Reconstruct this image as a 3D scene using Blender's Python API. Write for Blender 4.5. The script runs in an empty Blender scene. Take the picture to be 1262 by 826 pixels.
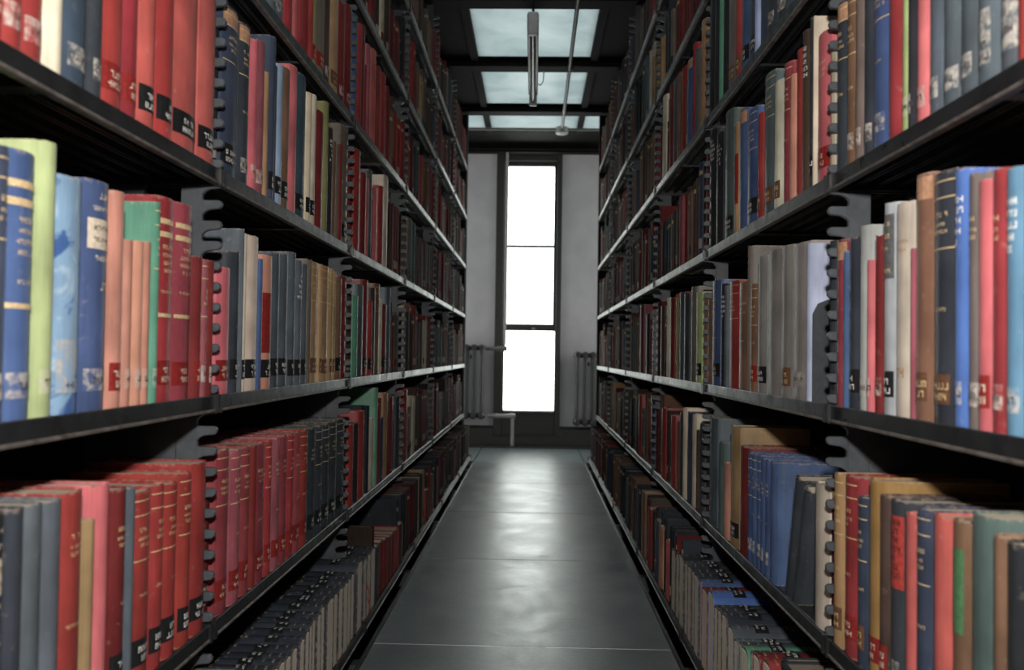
import bpy, bmesh, math, random
from mathutils import Matrix, Vector
random.seed(11)
S = bpy.context.scene
COL = S.collection

# ------------------------------------------------------------------ camera
CAM = (0.0199, 0.0, 0.74)
cd = bpy.data.cameras.new('camera')
cd.sensor_width = 36.0
cd.lens = 36.0 * 1047.66 / 1262.0
cd.clip_start = 0.01
cd.dof.use_dof = True
cd.dof.focus_distance = 1.9
cd.dof.aperture_fstop = 5.2
cam = bpy.data.objects.new('camera', cd)
COL.objects.link(cam)
yaw, pitch, roll = 0.0257853, 0.0230713, 0.0143209
fwd = Vector((-math.sin(yaw) * math.cos(pitch), math.cos(yaw) * math.cos(pitch), math.sin(pitch)))
rgt = Vector((math.cos(yaw), math.sin(yaw), 0.0))
upv = rgt.cross(fwd)
r2 = rgt * math.cos(roll) + upv * math.sin(roll)
u2 = upv * math.cos(roll) - rgt * math.sin(roll)
mw = Matrix((r2, u2, -fwd)).transposed().to_4x4()
mw.translation = CAM
cam.matrix_world = mw
S.camera = cam

# ------------------------------------------------------------------ light and exposure
S.view_settings.view_transform = 'Standard'
S.view_settings.look = 'None'
S.view_settings.gamma = 1.0
S.view_settings.use_curve_mapping = False
S.view_settings.exposure = 0.0

W = bpy.data.worlds.new('daylight')
S.world = W
W.use_nodes = True
W.node_tree.nodes['Background'].inputs[0].default_value = (0.91, 0.98, 1.0, 1)
W.node_tree.nodes['Background'].inputs[1].default_value = 6.5

# the photographer's flash on its bracket above the camera
fl = bpy.data.lights.new('camera_flash', 'POINT')
fl.energy = 84.0
fl.shadow_soft_size = 0.035
fl.color = (1.0, 0.975, 0.94)
flo = bpy.data.objects.new('camera_flash', fl)
flo.location = (0.035, -0.06, 1.04)
COL.objects.link(flo)

# daylight portal in the window opening
pl = bpy.data.lights.new('window_portal', 'AREA')
pl.shape = 'RECTANGLE'
pl.size, pl.size_y = 0.5, 2.1
pl.cycles.is_portal = True
plo = bpy.data.objects.new('window_portal', pl)
plo.location = (-0.02, 7.0, 1.27)
plo.rotation_euler = (math.radians(-90), 0, 0)
COL.objects.link(plo)

for sx in (-1, 1):  # portals for the two added cross-aisle windows
    po = plo.copy()
    po.data = pl.copy()
    po.data.size, po.data.size_y = 0.75, 2.0
    po.location = (sx * 1.87, 6.36, 1.25)
    po.rotation_euler = (math.radians(90), 0, math.radians(90 * sx))
    COL.objects.link(po)

# ------------------------------------------------------------------ measures of the place
UP = [0.3459 + 0.914 * i for i in range(7)]           # the iron uprights along the aisle
LZ = {1: .05, 2: .335, 3: .673, 4: 1.011, 5: 1.349, 6: 1.686, 7: 2.024}   # shelf front edges
FRONT, FRONT1 = 0.452, 0.402                          # shelf fronts from the aisle's middle
YW = 6.90                                             # end wall
ZC = 2.455                                            # ceiling

# ------------------------------------------------------------------ materials
def srgb(h):
    v = [int(h[i:i + 2], 16) / 255 for i in (0, 2, 4)]
    return tuple((c / 12.92 if c <= .04045 else ((c + .055) / 1.055) ** 2.4) for c in v)

def newmat(name):
    m = bpy.data.materials.new(name)
    m.use_nodes = True
    nt = m.node_tree
    return m, nt, nt.nodes['Principled BSDF']

def node(nt, t, **kw):
    n = nt.nodes.new(t)
    for k, v in kw.items():
        setattr(n, k, v)
    return n

def noise(nt, coord, scale, detail=3, rough=.55, dist=0):
    n = node(nt, 'ShaderNodeTexNoise')
    n.inputs['Scale'].default_value = scale
    n.inputs['Detail'].default_value = detail
    n.inputs['Roughness'].default_value = rough
    n.inputs['Distortion'].default_value = dist
    nt.links.new(coord, n.inputs['Vector'])
    return n.outputs['Fac']

def ramp(nt, fac, stops):
    n = node(nt, 'ShaderNodeValToRGB')
    e = n.color_ramp.elements
    while len(e) < len(stops):
        e.new(.5)
    for i, (p, c) in enumerate(stops):
        e[i].position = p
        e[i].color = (c[0], c[1], c[2], 1) if hasattr(c, '__len__') else (c, c, c, 1)
    nt.links.new(fac, n.inputs[0])
    return n.outputs[0]

def mix(nt, fac, a, b, mode='MIX'):
    n = node(nt, 'ShaderNodeMix', data_type='RGBA', blend_type=mode)
    for s, v in ((0, fac), (6, a), (7, b)):
        if isinstance(v, (int, float)):
            n.inputs[s].default_value = v
        elif isinstance(v, tuple):
            n.inputs[s].default_value = (*v[:3], 1)
        else:
            nt.links.new(v, n.inputs[s])
    return n.outputs[2]

def bump(nt, bsdf, h, strength, dist=.001):
    n = node(nt, 'ShaderNodeBump')
    n.inputs['Strength'].default_value = strength
    n.inputs['Distance'].default_value = dist
    nt.links.new(h, n.inputs['Height'])
    nt.links.new(n.outputs[0], bsdf.inputs['Normal'])

def objcoord(nt, rand=True):
    tc = node(nt, 'ShaderNodeTexCoord')
    if not rand:
        return tc.outputs['Object']
    oi = node(nt, 'ShaderNodeObjectInfo')
    mu = node(nt, 'ShaderNodeMath', operation='MULTIPLY')
    mu.inputs[1].default_value = 37.0
    nt.links.new(oi.outputs['Random'], mu.inputs[0])
    ad = node(nt, 'ShaderNodeVectorMath', operation='ADD')
    nt.links.new(tc.outputs['Object'], ad.inputs[0])
    nt.links.new(mu.outputs[0], ad.inputs[1])
    return ad.outputs[0]

def cloth_mat(name, source, mottled=False):
    m, nt, b = newmat(name)
    if source == 'object':
        col = node(nt, 'ShaderNodeObjectInfo').outputs['Color']
        co = objcoord(nt)
    else:
        col = node(nt, 'ShaderNodeVertexColor', layer_name='cloth').outputs['Color']
        co = objcoord(nt, False)
    if mottled:
        bl = noise(nt, co, 16, 4, .6, .9)
        col = mix(nt, ramp(nt, bl, [(.40, 1.), (.46, 0.)]), col, (.055, .12, .30))
        col = mix(nt, ramp(nt, bl, [(.58, 0.), (.66, .8)]), col, (.50, .62, .68))
    fade = noise(nt, co, 9, 3, .6)
    c1 = mix(nt, 1.0, col, ramp(nt, fade, [(.3, .62), (.7, 1.12)]), 'MULTIPLY')
    # long rubbed streaks down the spine
    mp = node(nt, 'ShaderNodeMapping')
    mp.inputs['Scale'].default_value = (1, 1, .08)
    nt.links.new(co, mp.inputs[0])
    st = noise(nt, mp.outputs[0], 260, 3, .6)
    c1 = mix(nt, 1.0, c1, ramp(nt, st, [(.3, .90), (.7, 1.07)]), 'MULTIPLY')
    lighter = mix(nt, .45, c1, (.60, .52, .43))
    scuff = ramp(nt, noise(nt, co, 60, 5, .7, .4), [(.62, 0.), (.78, .6)])
    c2 = mix(nt, scuff, c1, lighter)
    if source == 'object':
        # head and tail of the case rubbed through to the board
        sp = node(nt, 'ShaderNodeSeparateXYZ')
        nt.links.new(node(nt, 'ShaderNodeTexCoord').outputs['Generated'], sp.inputs[0])
        z = node(nt, 'ShaderNodeMath', operation='SUBTRACT'); z.inputs[1].default_value = .5
        nt.links.new(sp.outputs[2], z.inputs[0])
        az = node(nt, 'ShaderNodeMath', operation='ABSOLUTE'); nt.links.new(z.outputs[0], az.inputs[0])
        ad = node(nt, 'ShaderNodeMath', operation='MULTIPLY_ADD')
        nt.links.new(noise(nt, co, 110, 4, .7), ad.inputs[0]); ad.inputs[1].default_value = .09
        nt.links.new(az.outputs[0], ad.inputs[2])
        edge = ramp(nt, ad.outputs[0], [(.535, 0.), (.56, .75)])
        c2 = mix(nt, edge, c2, mix(nt, .6, c1, (.55, .42, .32)))
    nt.links.new(c2, b.inputs['Base Color'])
    b.inputs['Roughness'].default_value = .42 if source == 'object' else .65
    b.inputs['Specular IOR Level'].default_value = .38 if source == 'object' else .12
    bump(nt, b, noise(nt, co, 700, 2), .25, .0006)
    return m

def plain_mat(name, c, rough=.5, var=.15, scale=40, spec=.5, metal=0., bumpy=0., bscale=200):
    m, nt, b = newmat(name)
    co = objcoord(nt)
    f = noise(nt, co, scale, 4)
    lo = tuple(x * (1 - var) for x in c)
    hi = tuple(min(1, x * (1 + var)) for x in c)
    nt.links.new(ramp(nt, f, [(.3, lo), (.7, hi)]), b.inputs['Base Color'])
    b.inputs['Roughness'].default_value = rough
    b.inputs['Specular IOR Level'].default_value = spec
    b.inputs['Metallic'].default_value = metal
    if bumpy:
        bump(nt, b, noise(nt, co, bscale, 3), bumpy)
    return m

def iron_mat(name, c, rough, chip=(.20, .13, .09), chips=.70):
    m, nt, b = newmat(name)
    co = objcoord(nt)
    f = noise(nt, co, 25, 5, .65)
    base = ramp(nt, f, [(.3, tuple(x * .75 for x in c)), (.7, tuple(x * 1.25 for x in c))])
    ch = ramp(nt, noise(nt, co, 90, 5, .7, .3), [(chips, 0.), (chips + .05, 1.)])
    nt.links.new(mix(nt, ch, base, chip), b.inputs['Base Color'])
    r = ramp(nt, noise(nt, co, 40, 4), [(.3, rough - .08), (.7, rough + .12)])
    nt.links.new(r, b.inputs['Roughness'])
    b.inputs['Specular IOR Level'].default_value = .55
    bump(nt, b, noise(nt, co, 180, 3), .3, .0008)
    return m

M = {}
M['cloth'] = cloth_mat('book_cloth', 'object')
M['cloth_mottled'] = cloth_mat('book_cloth_mottled', 'object', True)
M['cloth_rows'] = cloth_mat('book_cloth_rows', 'attribute')
M['black_iron'] = iron_mat('black_enamelled_iron', (.012, .012, .013), .34)
M['slat_iron'] = iron_mat('slat_iron', (.018, .018, .018), .38, (.12, .09, .07), .74)
M['grey_iron'] = iron_mat('grey_cast_iron', (.062, .067, .074), .42, (.13, .12, .11), .74)
M['beam_iron'] = plain_mat('dark_beam_iron', (.0065, .006, .0055), .75, .4, 20, .12)  # near-black base colour, varied by noise
M['gold'] = plain_mat('faded_gilt', (.60, .44, .24), .4, .3, 300)
M['white_ink'] = plain_mat('white_ink', (.72, .70, .66), .6, .25, 400)
M['dark_ink'] = plain_mat('dark_ink', (.03, .02, .02), .6, .25, 400)
M['black_label'] = plain_mat('black_label', (.012, .012, .013), .45, .3, 200)
M['red_label'] = plain_mat('red_label', (.22, .018, .016), .5, .25, 200)
M['scarlet_label'] = plain_mat('scarlet_label', (.36, .045, .035), .5, .25, 200)
M['brown_label'] = plain_mat('brown_label', (.13, .06, .03), .55, .3, 200)
M['tan_label'] = plain_mat('tan_label', (.40, .22, .13), .55, .25, 120)
M['grey_label'] = plain_mat('grey_label', (.10, .10, .10), .55, .25, 200)
M['green_label'] = plain_mat('green_label', (.07, .17, .075), .55, .25, 200)
M['cream_label'] = plain_mat('cream_label', (.62, .52, .40), .6, .2, 200)
M['worn_label'] = plain_mat('worn_white_label', (.50, .45, .40), .65, .35, 260)

def worn_mat():
    m, nt, b = newmat('worn_paper_label')
    co = objcoord(nt)
    col = node(nt, 'ShaderNodeObjectInfo').outputs['Color']
    f = noise(nt, co, 85, 5, .7, .6)
    paper = ramp(nt, f, [(.30, (.22, .19, .16)), (.70, (.56, .51, .45))])
    nt.links.new(mix(nt, ramp(nt, f, [(.40, 0.), (.58, .85)]), col, paper), b.inputs['Base Color'])
    b.inputs['Roughness'].default_value = .6
    return m
M['worn_label'] = worn_mat()

def pages_mat(name, lo, hi):
    m, nt, b = newmat(name)
    co = objcoord(nt)
    mp = node(nt, 'ShaderNodeMapping')
    mp.inputs['Scale'].default_value = (1, 900, 1)
    nt.links.new(co, mp.inputs[0])
    lines = noise(nt, mp.outputs[0], 1.2, 2)
    dirt = noise(nt, co, 14, 4)
    c = mix(nt, dirt, lo, hi)
    nt.links.new(mix(nt, 1.0, c, ramp(nt, lines, [(.35, .72), (.65, 1.05)]), 'MULTIPLY'), b.inputs['Base Color'])
    b.inputs['Roughness'].default_value = .8
    b.inputs['Specular IOR Level'].default_value = .2
    return m
M['pages'] = pages_mat('page_edges', (.40, .31, .22), (.72, .62, .50))
M['pages_light'] = pages_mat('pale_page_edges', (.66, .56, .44), (.86, .78, .66))

def floor_mat():
    m, nt, b = newmat('worn_slate_deck')
    co = objcoord(nt, False)
    geo = node(nt, 'ShaderNodeNewGeometry').outputs['Position']
    big = noise(nt, geo, 2.2, 5, .6, .3)
    fine = noise(nt, geo, 70, 4, .7)
    c = ramp(nt, big, [(.25, (.075, .092, .096)), (.75, (.145, .172, .177))])
    c = mix(nt, .5, c, ramp(nt, fine, [(.3, .55), (.7, 1.45)]), 'MULTIPLY')
    nt.links.new(c, b.inputs['Base Color'])
    sm = noise(nt, geo, 5, 5, .65, .8)
    nt.links.new(ramp(nt, sm, [(.3, .29), (.7, .42)]), b.inputs['Roughness'])
    b.inputs['Specular IOR Level'].default_value = 1.0
    # flaking film: a plateau with a wavy rim plus fine pebbling
    fl_ = ramp(nt, noise(nt, geo, 3.0, 6, .6, .5), [(.55, 0.), (.575, 1.)])
    peb = noise(nt, geo, 240, 3)
    h = mix(nt, .45, fl_, peb)
    bump(nt, b, h, .14, .0010)
    return m
M['deck'] = floor_mat()
M['void'] = plain_mat('dark_void', (.006, .006, .006), .9, .1)
M['backing'] = plain_mat('dark_backing', (.008, .008, .008), .8, .2)
M['plaster'] = plain_mat('grey_plaster', (.46, .44, .455), .8, .08, 6, .2, 0, .2, 60)
M['trim_brown'] = plain_mat('rusty_brown_trim', (.09, .04, .025), .6, .3, 30)
M['frame'] = plain_mat('dark_window_paint', (.022, .020, .019), .45, .2, 30, .5, 0, .15)
M['radiator'] = iron_mat('radiator_iron', (.026, .026, .026), .45)
M['worn_edge'] = plain_mat('worn_shelf_edge', (.10, .085, .075), .45, .6, 60)
M['pipe'] = plain_mat('grey_pipe_paint', (.30, .29, .28), .5, .2, 60)
M['conduit'] = plain_mat('dull_conduit', (.17, .16, .15), .5, .25, 60)
M['fixture'] = plain_mat('fixture_enamel', (.42, .41, .40), .45, .1, 30)
M['tube'] = plain_mat('fluorescent_tube', (.16, .15, .14), .25, .1, 30)
M['bookend'] = plain_mat('black_bookend', (.03, .034, .038), .5, .25, 60)

def glass_mat():
    m, nt, b = newmat('window_glass')
    out = nt.nodes['Material Output']
    tr = node(nt, 'ShaderNodeBsdfTransparent')
    gl = node(nt, 'ShaderNodeBsdfGlossy')
    gl.inputs['Roughness'].default_value = .05
    co = objcoord(nt, False)
    f = noise(nt, co, 5, 4, .6, .5)
    nt.links.new(ramp(nt, f, [(.35, (.90, .89, .84)), (.6, (.97, .97, .95))]), tr.inputs[0])
    mx = node(nt, 'ShaderNodeMixShader')
    mx.inputs[0].default_value = .06
    nt.links.new(tr.outputs[0], mx.inputs[1])
    nt.links.new(gl.outputs[0], mx.inputs[2])
    nt.links.new(mx.outputs[0], out.inputs[0])
    return m
M['glass'] = glass_mat()

def deck_glass_mat():
    m, nt, b = newmat('milky_deck_glass')
    out = nt.nodes['Material Output']
    tl = node(nt, 'ShaderNodeBsdfTranslucent')
    co = node(nt, 'ShaderNodeNewGeometry').outputs['Position']
    f = noise(nt, co, 4, 6, .62, 1.2)
    nt.links.new(ramp(nt, f, [(.3, (.23, .26, .26)), (.55, (.28, .30, .298)), (.75, (.31, .33, .325))]), tl.inputs[0])
    gl = node(nt, 'ShaderNodeBsdfGlossy')
    gl.inputs['Roughness'].default_value = .3
    mx = node(nt, 'ShaderNodeMixShader')
    mx.inputs[0].default_value = .05
    nt.links.new(tl.outputs[0], mx.inputs[1])
    nt.links.new(gl.outputs[0], mx.inputs[2])
    nt.links.new(mx.outputs[0], out.inputs[0])
    return m
M['deck_glass'] = deck_glass_mat()

# ------------------------------------------------------------------ helpers
def link(o, parent=None):
    COL.objects.link(o)
    if parent is not None:
        o.parent = parent
    return o

def tag(o, label, cat, group=None, kind=None):
    o['label'] = label
    o['category'] = cat
    if group:
        o['group'] = group
    if kind:
        o['kind'] = kind
    return o

class MB:
    def __init__(s):
        s.v, s.f = [], []
    def box(s, x0, x1, y0, y1, z0, z1):
        n = len(s.v)
        s.v += [(x, y, z) for z in (z0, z1) for y in (y0, y1) for x in (x0, x1)]
        s.f += [tuple(n + i for i in q) for q in ((0, 2, 3, 1), (4, 5, 7, 6), (0, 1, 5, 4), (2, 6, 7, 3), (0, 4, 6, 2), (1, 3, 7, 5))]
        return s
    def prism(s, prof, axis, a, b):
        """closed profile of 2-D points pulled along an axis"""
        n = len(s.v); k = len(prof)
        for t in (a, b):
            for p, q in prof:
                s.v.append({'x': (t, p, q), 'y': (p, t, q), 'z': (p, q, t)}[axis])
        for i in range(k):
            j = (i + 1) % k
            s.f.append((n + i, n + j, n + k + j, n + k + i))
        s.f.append(tuple(n + i for i in range(k))[::-1])
        s.f.append(tuple(n + k + i for i in range(k)))
        return s
    def tube(s, pts, r, seg=10):
        rings = []
        P = [Vector(p) for p in pts]
        for i, p in enumerate(P):
            d = (P[min(i + 1, len(P) - 1)] - P[max(i - 1, 0)]).normalized()
            a = d.orthogonal().normalized() if abs(d.z) > .9 else Vector((0, 0, 1)).cross(d).normalized()
            b = d.cross(a)
            rr = r[i] if isinstance(r, (list, tuple)) else r
            n = len(s.v)
            s.v += [tuple(p + (a * math.cos(2 * math.pi * k / seg) + b * math.sin(2 * math.pi * k / seg)) * rr) for k in range(seg)]
            rings.append(n)
        for n, m in zip(rings, rings[1:]):
            for k in range(seg):
                j = (k + 1) % seg
                s.f.append((n + k, n + j, m + j, m + k))
        s.f.append(tuple(rings[0] + k for k in range(seg))[::-1])
        s.f.append(tuple(rings[-1] + k for k in range(seg)))
        return s
    def mesh(s, name, mat, smooth=None):
        me = bpy.data.meshes.new(name)
        me.from_pydata(s.v, [], s.f)
        bm = bmesh.new(); bm.from_mesh(me)
        bmesh.ops.recalc_face_normals(bm, faces=bm.faces)
        bm.to_mesh(me); bm.free()
        me.materials.append(M[mat] if isinstance(mat, str) else mat)
        if smooth is not None:
            me.shade_smooth()
            me.set_sharp_from_angle(angle=math.radians(smooth))
        return me
    def obj(s, name, mat, parent=None, smooth=None):
        return link(bpy.data.objects.new(name, s.mesh(name, mat, smooth)), parent)

def empty(name, loc, rz=0.0):
    o = bpy.data.objects.new(name, None)
    o.empty_display_size = .05
    o.location = loc
    o.rotation_euler = (0, 0, rz)
    return link(o)

def struct(o):
    o['kind'] = 'structure'
    return o

def place(name, mesh, parent, loc=(0, 0, 0), rz=0):
    o = bpy.data.objects.new(name, mesh)
    o.location = loc
    o.rotation_euler = (0, 0, rz)
    return link(o, parent)

def bevel(o, w, seg=1):
    md = o.modifiers.new('bevel', 'BEVEL')
    md.width = w; md.segments = seg; md.limit_method = 'ANGLE'; md.angle_limit = math.radians(40)
    return o

# ================================================================== THE ROOM
# floor: near-black sheet painted for the dark void below, slate deck slabs in the aisle as pieces of the floor
fl_o = struct(MB().box(-1.85, 1.85, -1.3, 7.05, -.32, -.28).obj('floor', 'void'))
slab_edges = [-1.2] + [UP[i] for i in range(7)] + [6.74]
for a, b in zip(slab_edges, slab_edges[1:]):
    m = MB().box(-.378, .378, a + .0015, b - .0015, -.03, 0)
    bevel(m.obj('floor_slab', 'deck', fl_o), .0018, 2)
# cross aisle by the window
for sx in (-1, 1):
    x0, x1 = sorted((sx * .385, sx * 1.8))
    MB().box(x0, x1, 5.90, 6.74, -.03, -.0005).obj('floor_slab', 'deck', fl_o)
n_trim = 0
def trim(m, mat, sm=None):
    global n_trim
    n_trim += 1
    return struct(m.obj('trim_%d' % n_trim, mat, None, sm))
# iron edge bars along the deck
for sx in (-1, 1):
    m = MB()
    m.prism([(sx * .378, -.05), (sx * .378, .003), (sx * .381, .006), (sx * .386, .006), (sx * .388, .003), (sx * .388, -.05)], 'y', -1.2, 5.90)
    trim(m, 'black_iron')
# deck joists crossing the slit under each upright
for y in UP:
    trim(MB().box(-.70, .70, y - .02, y + .02, -.10, -.05), 'grey_iron')

# walls
struct(MB().box(-.74, -.70, -1.25, 5.86, -.3, 2.6).obj('added_backing_left', 'backing'))  # added dark sheet, stands for the shade behind the shelved books
struct(MB().box(.70, .74, -1.25, 5.86, -.3, 2.6).obj('added_backing_right', 'backing'))  # same added dark sheet behind the other range
struct(MB().box(-1.85, 1.85, -1.3, -1.25, -.3, 2.6).obj('wall_back', 'backing'))
for sx, nm in ((-1, 'wall_cross_aisle_left'), (1, 'wall_cross_aisle_right')):
    m = MB()
    x0, x1 = sorted((sx * 1.80, sx * 1.85))
    m.box(x0, x1, 5.82, 5.98, -.3, 2.6).box(x0, x1, 6.74, 7.05, -.3, 2.6).box(x0, x1, 5.98, 6.74, -.3, .25).box(x0, x1, 5.98, 6.74, 2.25, 2.6)
    x0, x1 = sorted((sx * .74, sx * 1.80)); m.box(x0, x1, 5.82, 5.86, -.3, 2.6)
    struct(m.obj(nm, 'plaster'))
WX0, WX1, WZ0, WZ1 = -.300, .235, .05, 2.385          # window opening
m = MB()
m.box(-1.8, WX0, YW, YW + .16, -.3, 2.6)
m.box(WX1, 1.8, YW, YW + .16, -.3, 2.6)
m.box(WX0, WX1, YW, YW + .16, WZ1, 2.6)
m.box(WX0, WX1, YW, YW + .16, -.3, WZ0)
struct(m.obj('wall_far', 'plaster'))
for sx, (a, b) in (('left', (-1.8, WX0 - .002)), ('right', (WX1 + .002, 1.8))):
    struct(MB().prism([(YW, -.28), (YW - .022, -.28), (YW - .022, .14), (YW - .012, .16), (YW, .165)], 'x', a, b).obj('baseboard_' + sx, 'frame'))
struct(MB().box(WX0 - .002, WX1 + .002, YW - .02, YW, -.28, .078).obj('baseboard_window', 'frame'))
# rusty strips at the top of the wall, with small end brackets
for a, b, e in ((-1.8, WX0 - .004, WX0 - .03), (WX1 + .004, 1.8, WX1 + .03)):
    m = MB().box(a, b, YW - .03, YW, 2.375, 2.405)
    trim(m, 'trim_brown')
# kerb closing the deck at the wall
trim(MB().box(-1.8, 1.8, 6.745, 6.765, -.10, .012), 'black_iron')

# window
win = struct(empty('window_1', (0, 0, 0)))
win['label'] = 'tall narrow three-pane window in a dark frame at the aisle end'
def wbox(name, mat, *a, parent=None):
    return bevel(MB().box(*a).obj(name, mat, parent or win), .003)
ya, yb = YW - .015, YW + .10
wbox('frame_post', 'frame', WX0, -.235, ya, yb, WZ0, WZ1)
wbox('frame_post', 'frame', .195, WX1, ya, yb, WZ0, WZ1)
wbox('frame_head', 'frame', -.235, .195, ya, yb, 2.32, WZ1)
wbox('frame_panel', 'frame', -.235, .195, ya + .03, yb, WZ0, .262)
wbox('window_sill', 'frame', WX0 - .0, WX1 + .0, ya - .012, ya, .080, .095)
wbox('window_sill', 'frame', -.235, .195, ya - .01, yb, .262, .287)
ys0, ys1 = YW + .03, YW + .07
up = MB().box(-.235, -.205, ys0, ys1, .965, 2.32).box(.172, .195, ys0, ys1, .965, 2.32).box(-.205, .172, ys0, ys1, 2.285, 2.32).box(-.205, .172, ys0, ys1, .965, .992).obj('upper_sash', 'frame', win)
MB().box(-.205, .172, ys0, ys1, 1.618, 1.638).obj('glazing_bar', 'frame', up)
lo = MB().box(-.235, -.222, ys0 - .03, ys1 - .03, .287, .965).box(.188, .195, ys0 - .03, ys1 - .03, .287, .965).box(-.222, .188, ys0 - .03, ys1 - .03, .935, .970).obj('lower_sash', 'frame', win)
MB().box(.0, .03, ys0 - .038, ys0 - .03, .945, .962).obj('sash_latch', 'pipe', lo)
for x0, x1, z0, z1, par, y in ((-.205, .172, 1.638, 2.285, up, ys0 + .015), (-.205, .172, .992, 1.618, up, ys0 + .015), (-.222, .188, .287, .935, lo, ys0 - .012)):
    MB().box(x0, x1, y, y + .004, z0, z1).obj('pane', 'glass', par)

# unseen windows added at the cross aisle ends to brighten the end wall
for k, sx in ((2, -1), (3, 1)):
    w2 = struct(empty('window_%d' % k, (0, 0, 0)))
    x0, x1 = sorted((sx * 1.81, sx * 1.84))
    MB().box(x0, x1, 5.98, 6.02, .25, 2.25).box(x0, x1, 6.70, 6.74, .25, 2.25).box(x0, x1, 6.02, 6.70, .25, .29).box(x0, x1, 6.02, 6.70, 2.21, 2.25).box(x0, x1, 6.02, 6.70, 1.23, 1.26).obj('window_frame', 'frame', w2)
    for z0, z1 in ((.29, 1.23), (1.26, 2.21)):
        MB().box(sx * 1.825 - .002, sx * 1.825 + .002, 6.02, 6.70, z0, z1).obj('pane', 'glass', w2)

# ceiling: iron beams, frame bars, dark plates over the ranges, milky glass lights over the aisle
ce = struct(MB().box(-.70, -.362, -1.25, UP[6], ZC - .01, ZC + .03).box(.362, .70, -1.25, UP[6], ZC - .01, ZC + .03)
            .box(-1.85, -.62, UP[6], 7.05, ZC - .01, ZC + .03).box(.62, 1.85, UP[6], 7.05, ZC - .01, ZC + .03)
            .box(-.62, .62, 6.46, 7.05, ZC - .01, ZC + .03).obj('ceiling', 'beam_iron'))
beam_y = [-.568 - .3] + UP
for y in beam_y:
    m = MB().box(-.70 if y < 5.7 else -1.8, .70 if y < 5.7 else 1.8, y - .05, y + .05, ZC - .052, ZC - .042)
    m.box(-.70 if y < 5.7 else -1.8, .70 if y < 5.7 else 1.8, y - .005, y + .005, ZC - .042, ZC)
    m.box(-.62, .62, y - .055, y + .055, ZC, ZC + .012)
    trim(m, 'beam_iron')
edges = [-1.25] + beam_y + [6.516]
for a, b in zip(edges, edges[1:]):
    a2, b2 = a + .056, b - .056
    for sx in (-1, 1):
        x0, x1 = sorted((sx * .322, sx * .362))
        MB().box(x0, x1, a2, b2, ZC - .03, ZC + .03).obj('frame_bar', 'beam_iron', ce)
    MB().box(-.322, .322, a2, b2, ZC + .004, ZC + .022).obj('glass_panel', 'deck_glass', ce)
    if a > 5.7:
        for sx in (-1, 1):
            x0, x1 = sorted((sx * .362, sx * .62))
            MB().box(x0, x1, a2, b2, ZC + .004, ZC + .022).obj('glass_panel', 'deck_glass', ce)
# deep beam along the end wall
trim(MB().box(-1.8, 1.8, 6.80, 6.87, 2.37, ZC - .01).box(-1.8, 1.8, 6.78, YW, 2.39, 2.40), 'beam_iron')

# radiators, one on each side of the window
def radiator(x_in, sx, z0, z1, label, n=6):
    r = tag(empty('radiator', (x_in + sx * .15, YW - .10, z0)), label, 'radiator')
    h = z1 - z0
    p = .062
    cx = x_in + sx * (.02) - r.location.x
    for i in range(n):
        x = cx + sx * i * p
        m = MB()
        for dy in (-.05, .05):
            m.tube([(x, dy, .03), (x, dy, .09), (x, dy, h - .09), (x, dy, h - .03)], [.018, .014, .014, .018], 8)
        for z in (.035, h - .035):
            m.tube([(x, -.065, z), (x, -.05, z), (x, .05, z), (x, .065, z)], [.02, .029, .029, .02], 8)
        m.obj('radiator_section', 'radiator', r, 50)
    L = sx * (n - 1) * p
    for z in (.035, h - .035):
        MB().tube([(cx - sx * .03, 0, z), (cx + L, 0, z)], .018, 8).obj('header_pipe', 'radiator', r, 50)
    for i in (1, n - 2):
        x = cx + sx * i * p + sx * .031
        MB().box(x - .008, x + .008, .03, .0999, h * .8, h * .8 + .03).obj('wall_bracket', 'radiator', r)
    return r
rl = radiator(-.372, -1, .215, .825, 'dark iron column radiator fed by two pipes beside the window')
rr = radiator(.350, 1, .175, .778, 'dark iron column radiator without visible pipes beside the window')
# feed pipes of the radiator: riser beside the panes with elbow, return pipe down to the floor
fp = tag(empty('heating_pipe', (-.214, 6.80, 2.40)), 'thin grey heating riser running down the window post to the radiator top', 'pipe')
MB().tube([(0, .02, -.005), (0, .02, -1.575), (0, .0, -1.61)], .0105, 10).obj('riser', 'pipe', fp, 50)
MB().tube([(.022, 0, -1.613), (.0, 0, -1.613), (-.05, 0, -1.613), (-.075, 0, -1.613), (-.09, 0, -1.613), (-.105, 0, -1.613), (-.147, 0, -1.613)], [.020, .022, .020, .015, .022, .015, .018], 10).obj('valve', 'conduit', fp, 50)
rp = tag(empty('return_pipe', (-.142, 6.795, .012)), 'light grey return pipe with elbow dropping from the radiator to the floor', 'pipe')
MB().tube([(0, 0, 0), (0, 0, .225)], .0125, 10).obj('drop', 'pipe', rp, 50)
MB().tube([(.022, .005, .236), (.0, .005, .236), (-.04, .005, .236), (-.10, .005, .236), (-.13, .005, .236), (-.15, .005, .236), (-.20, .005, .236)], [.02, .024, .019, .017, .022, .016, .018], 10).obj('elbow', 'pipe', rp, 50)

# fluorescent fixture hung under the glass lights
fx = tag(empty('fluorescent_fixture', (-.003, 4.25, 2.20)), 'unlit fluorescent strip fixture hanging lengthwise below the glass ceiling', 'light fixture')
bevel(MB().box(-.026, .026, -.545, .50, -.0, .045).obj('channel', 'fixture', fx), .004)
MB().tube([(0, -.53, -.028), (0, .51, -.028)], .014, 12).obj('tube', 'tube', fx, 50)
for y in (-.56, .50):
    bevel(MB().box(-.022, .022, y, y + .03, -.055, .045).obj('lamp_holder', 'fixture', fx), .004)
for y in (-.43, .40):
    MB().tube([(0, y, .045), (0, y, .232)], .006, 8).obj('hanging_rod', 'beam_iron', fx, 50)
MB().tube([(.024, .36, .02), (.04, .37, .015), (.055, .38, .04), (.058, .385, .10)], .003, 6).obj('wire', 'conduit', fx, 50)
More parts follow.
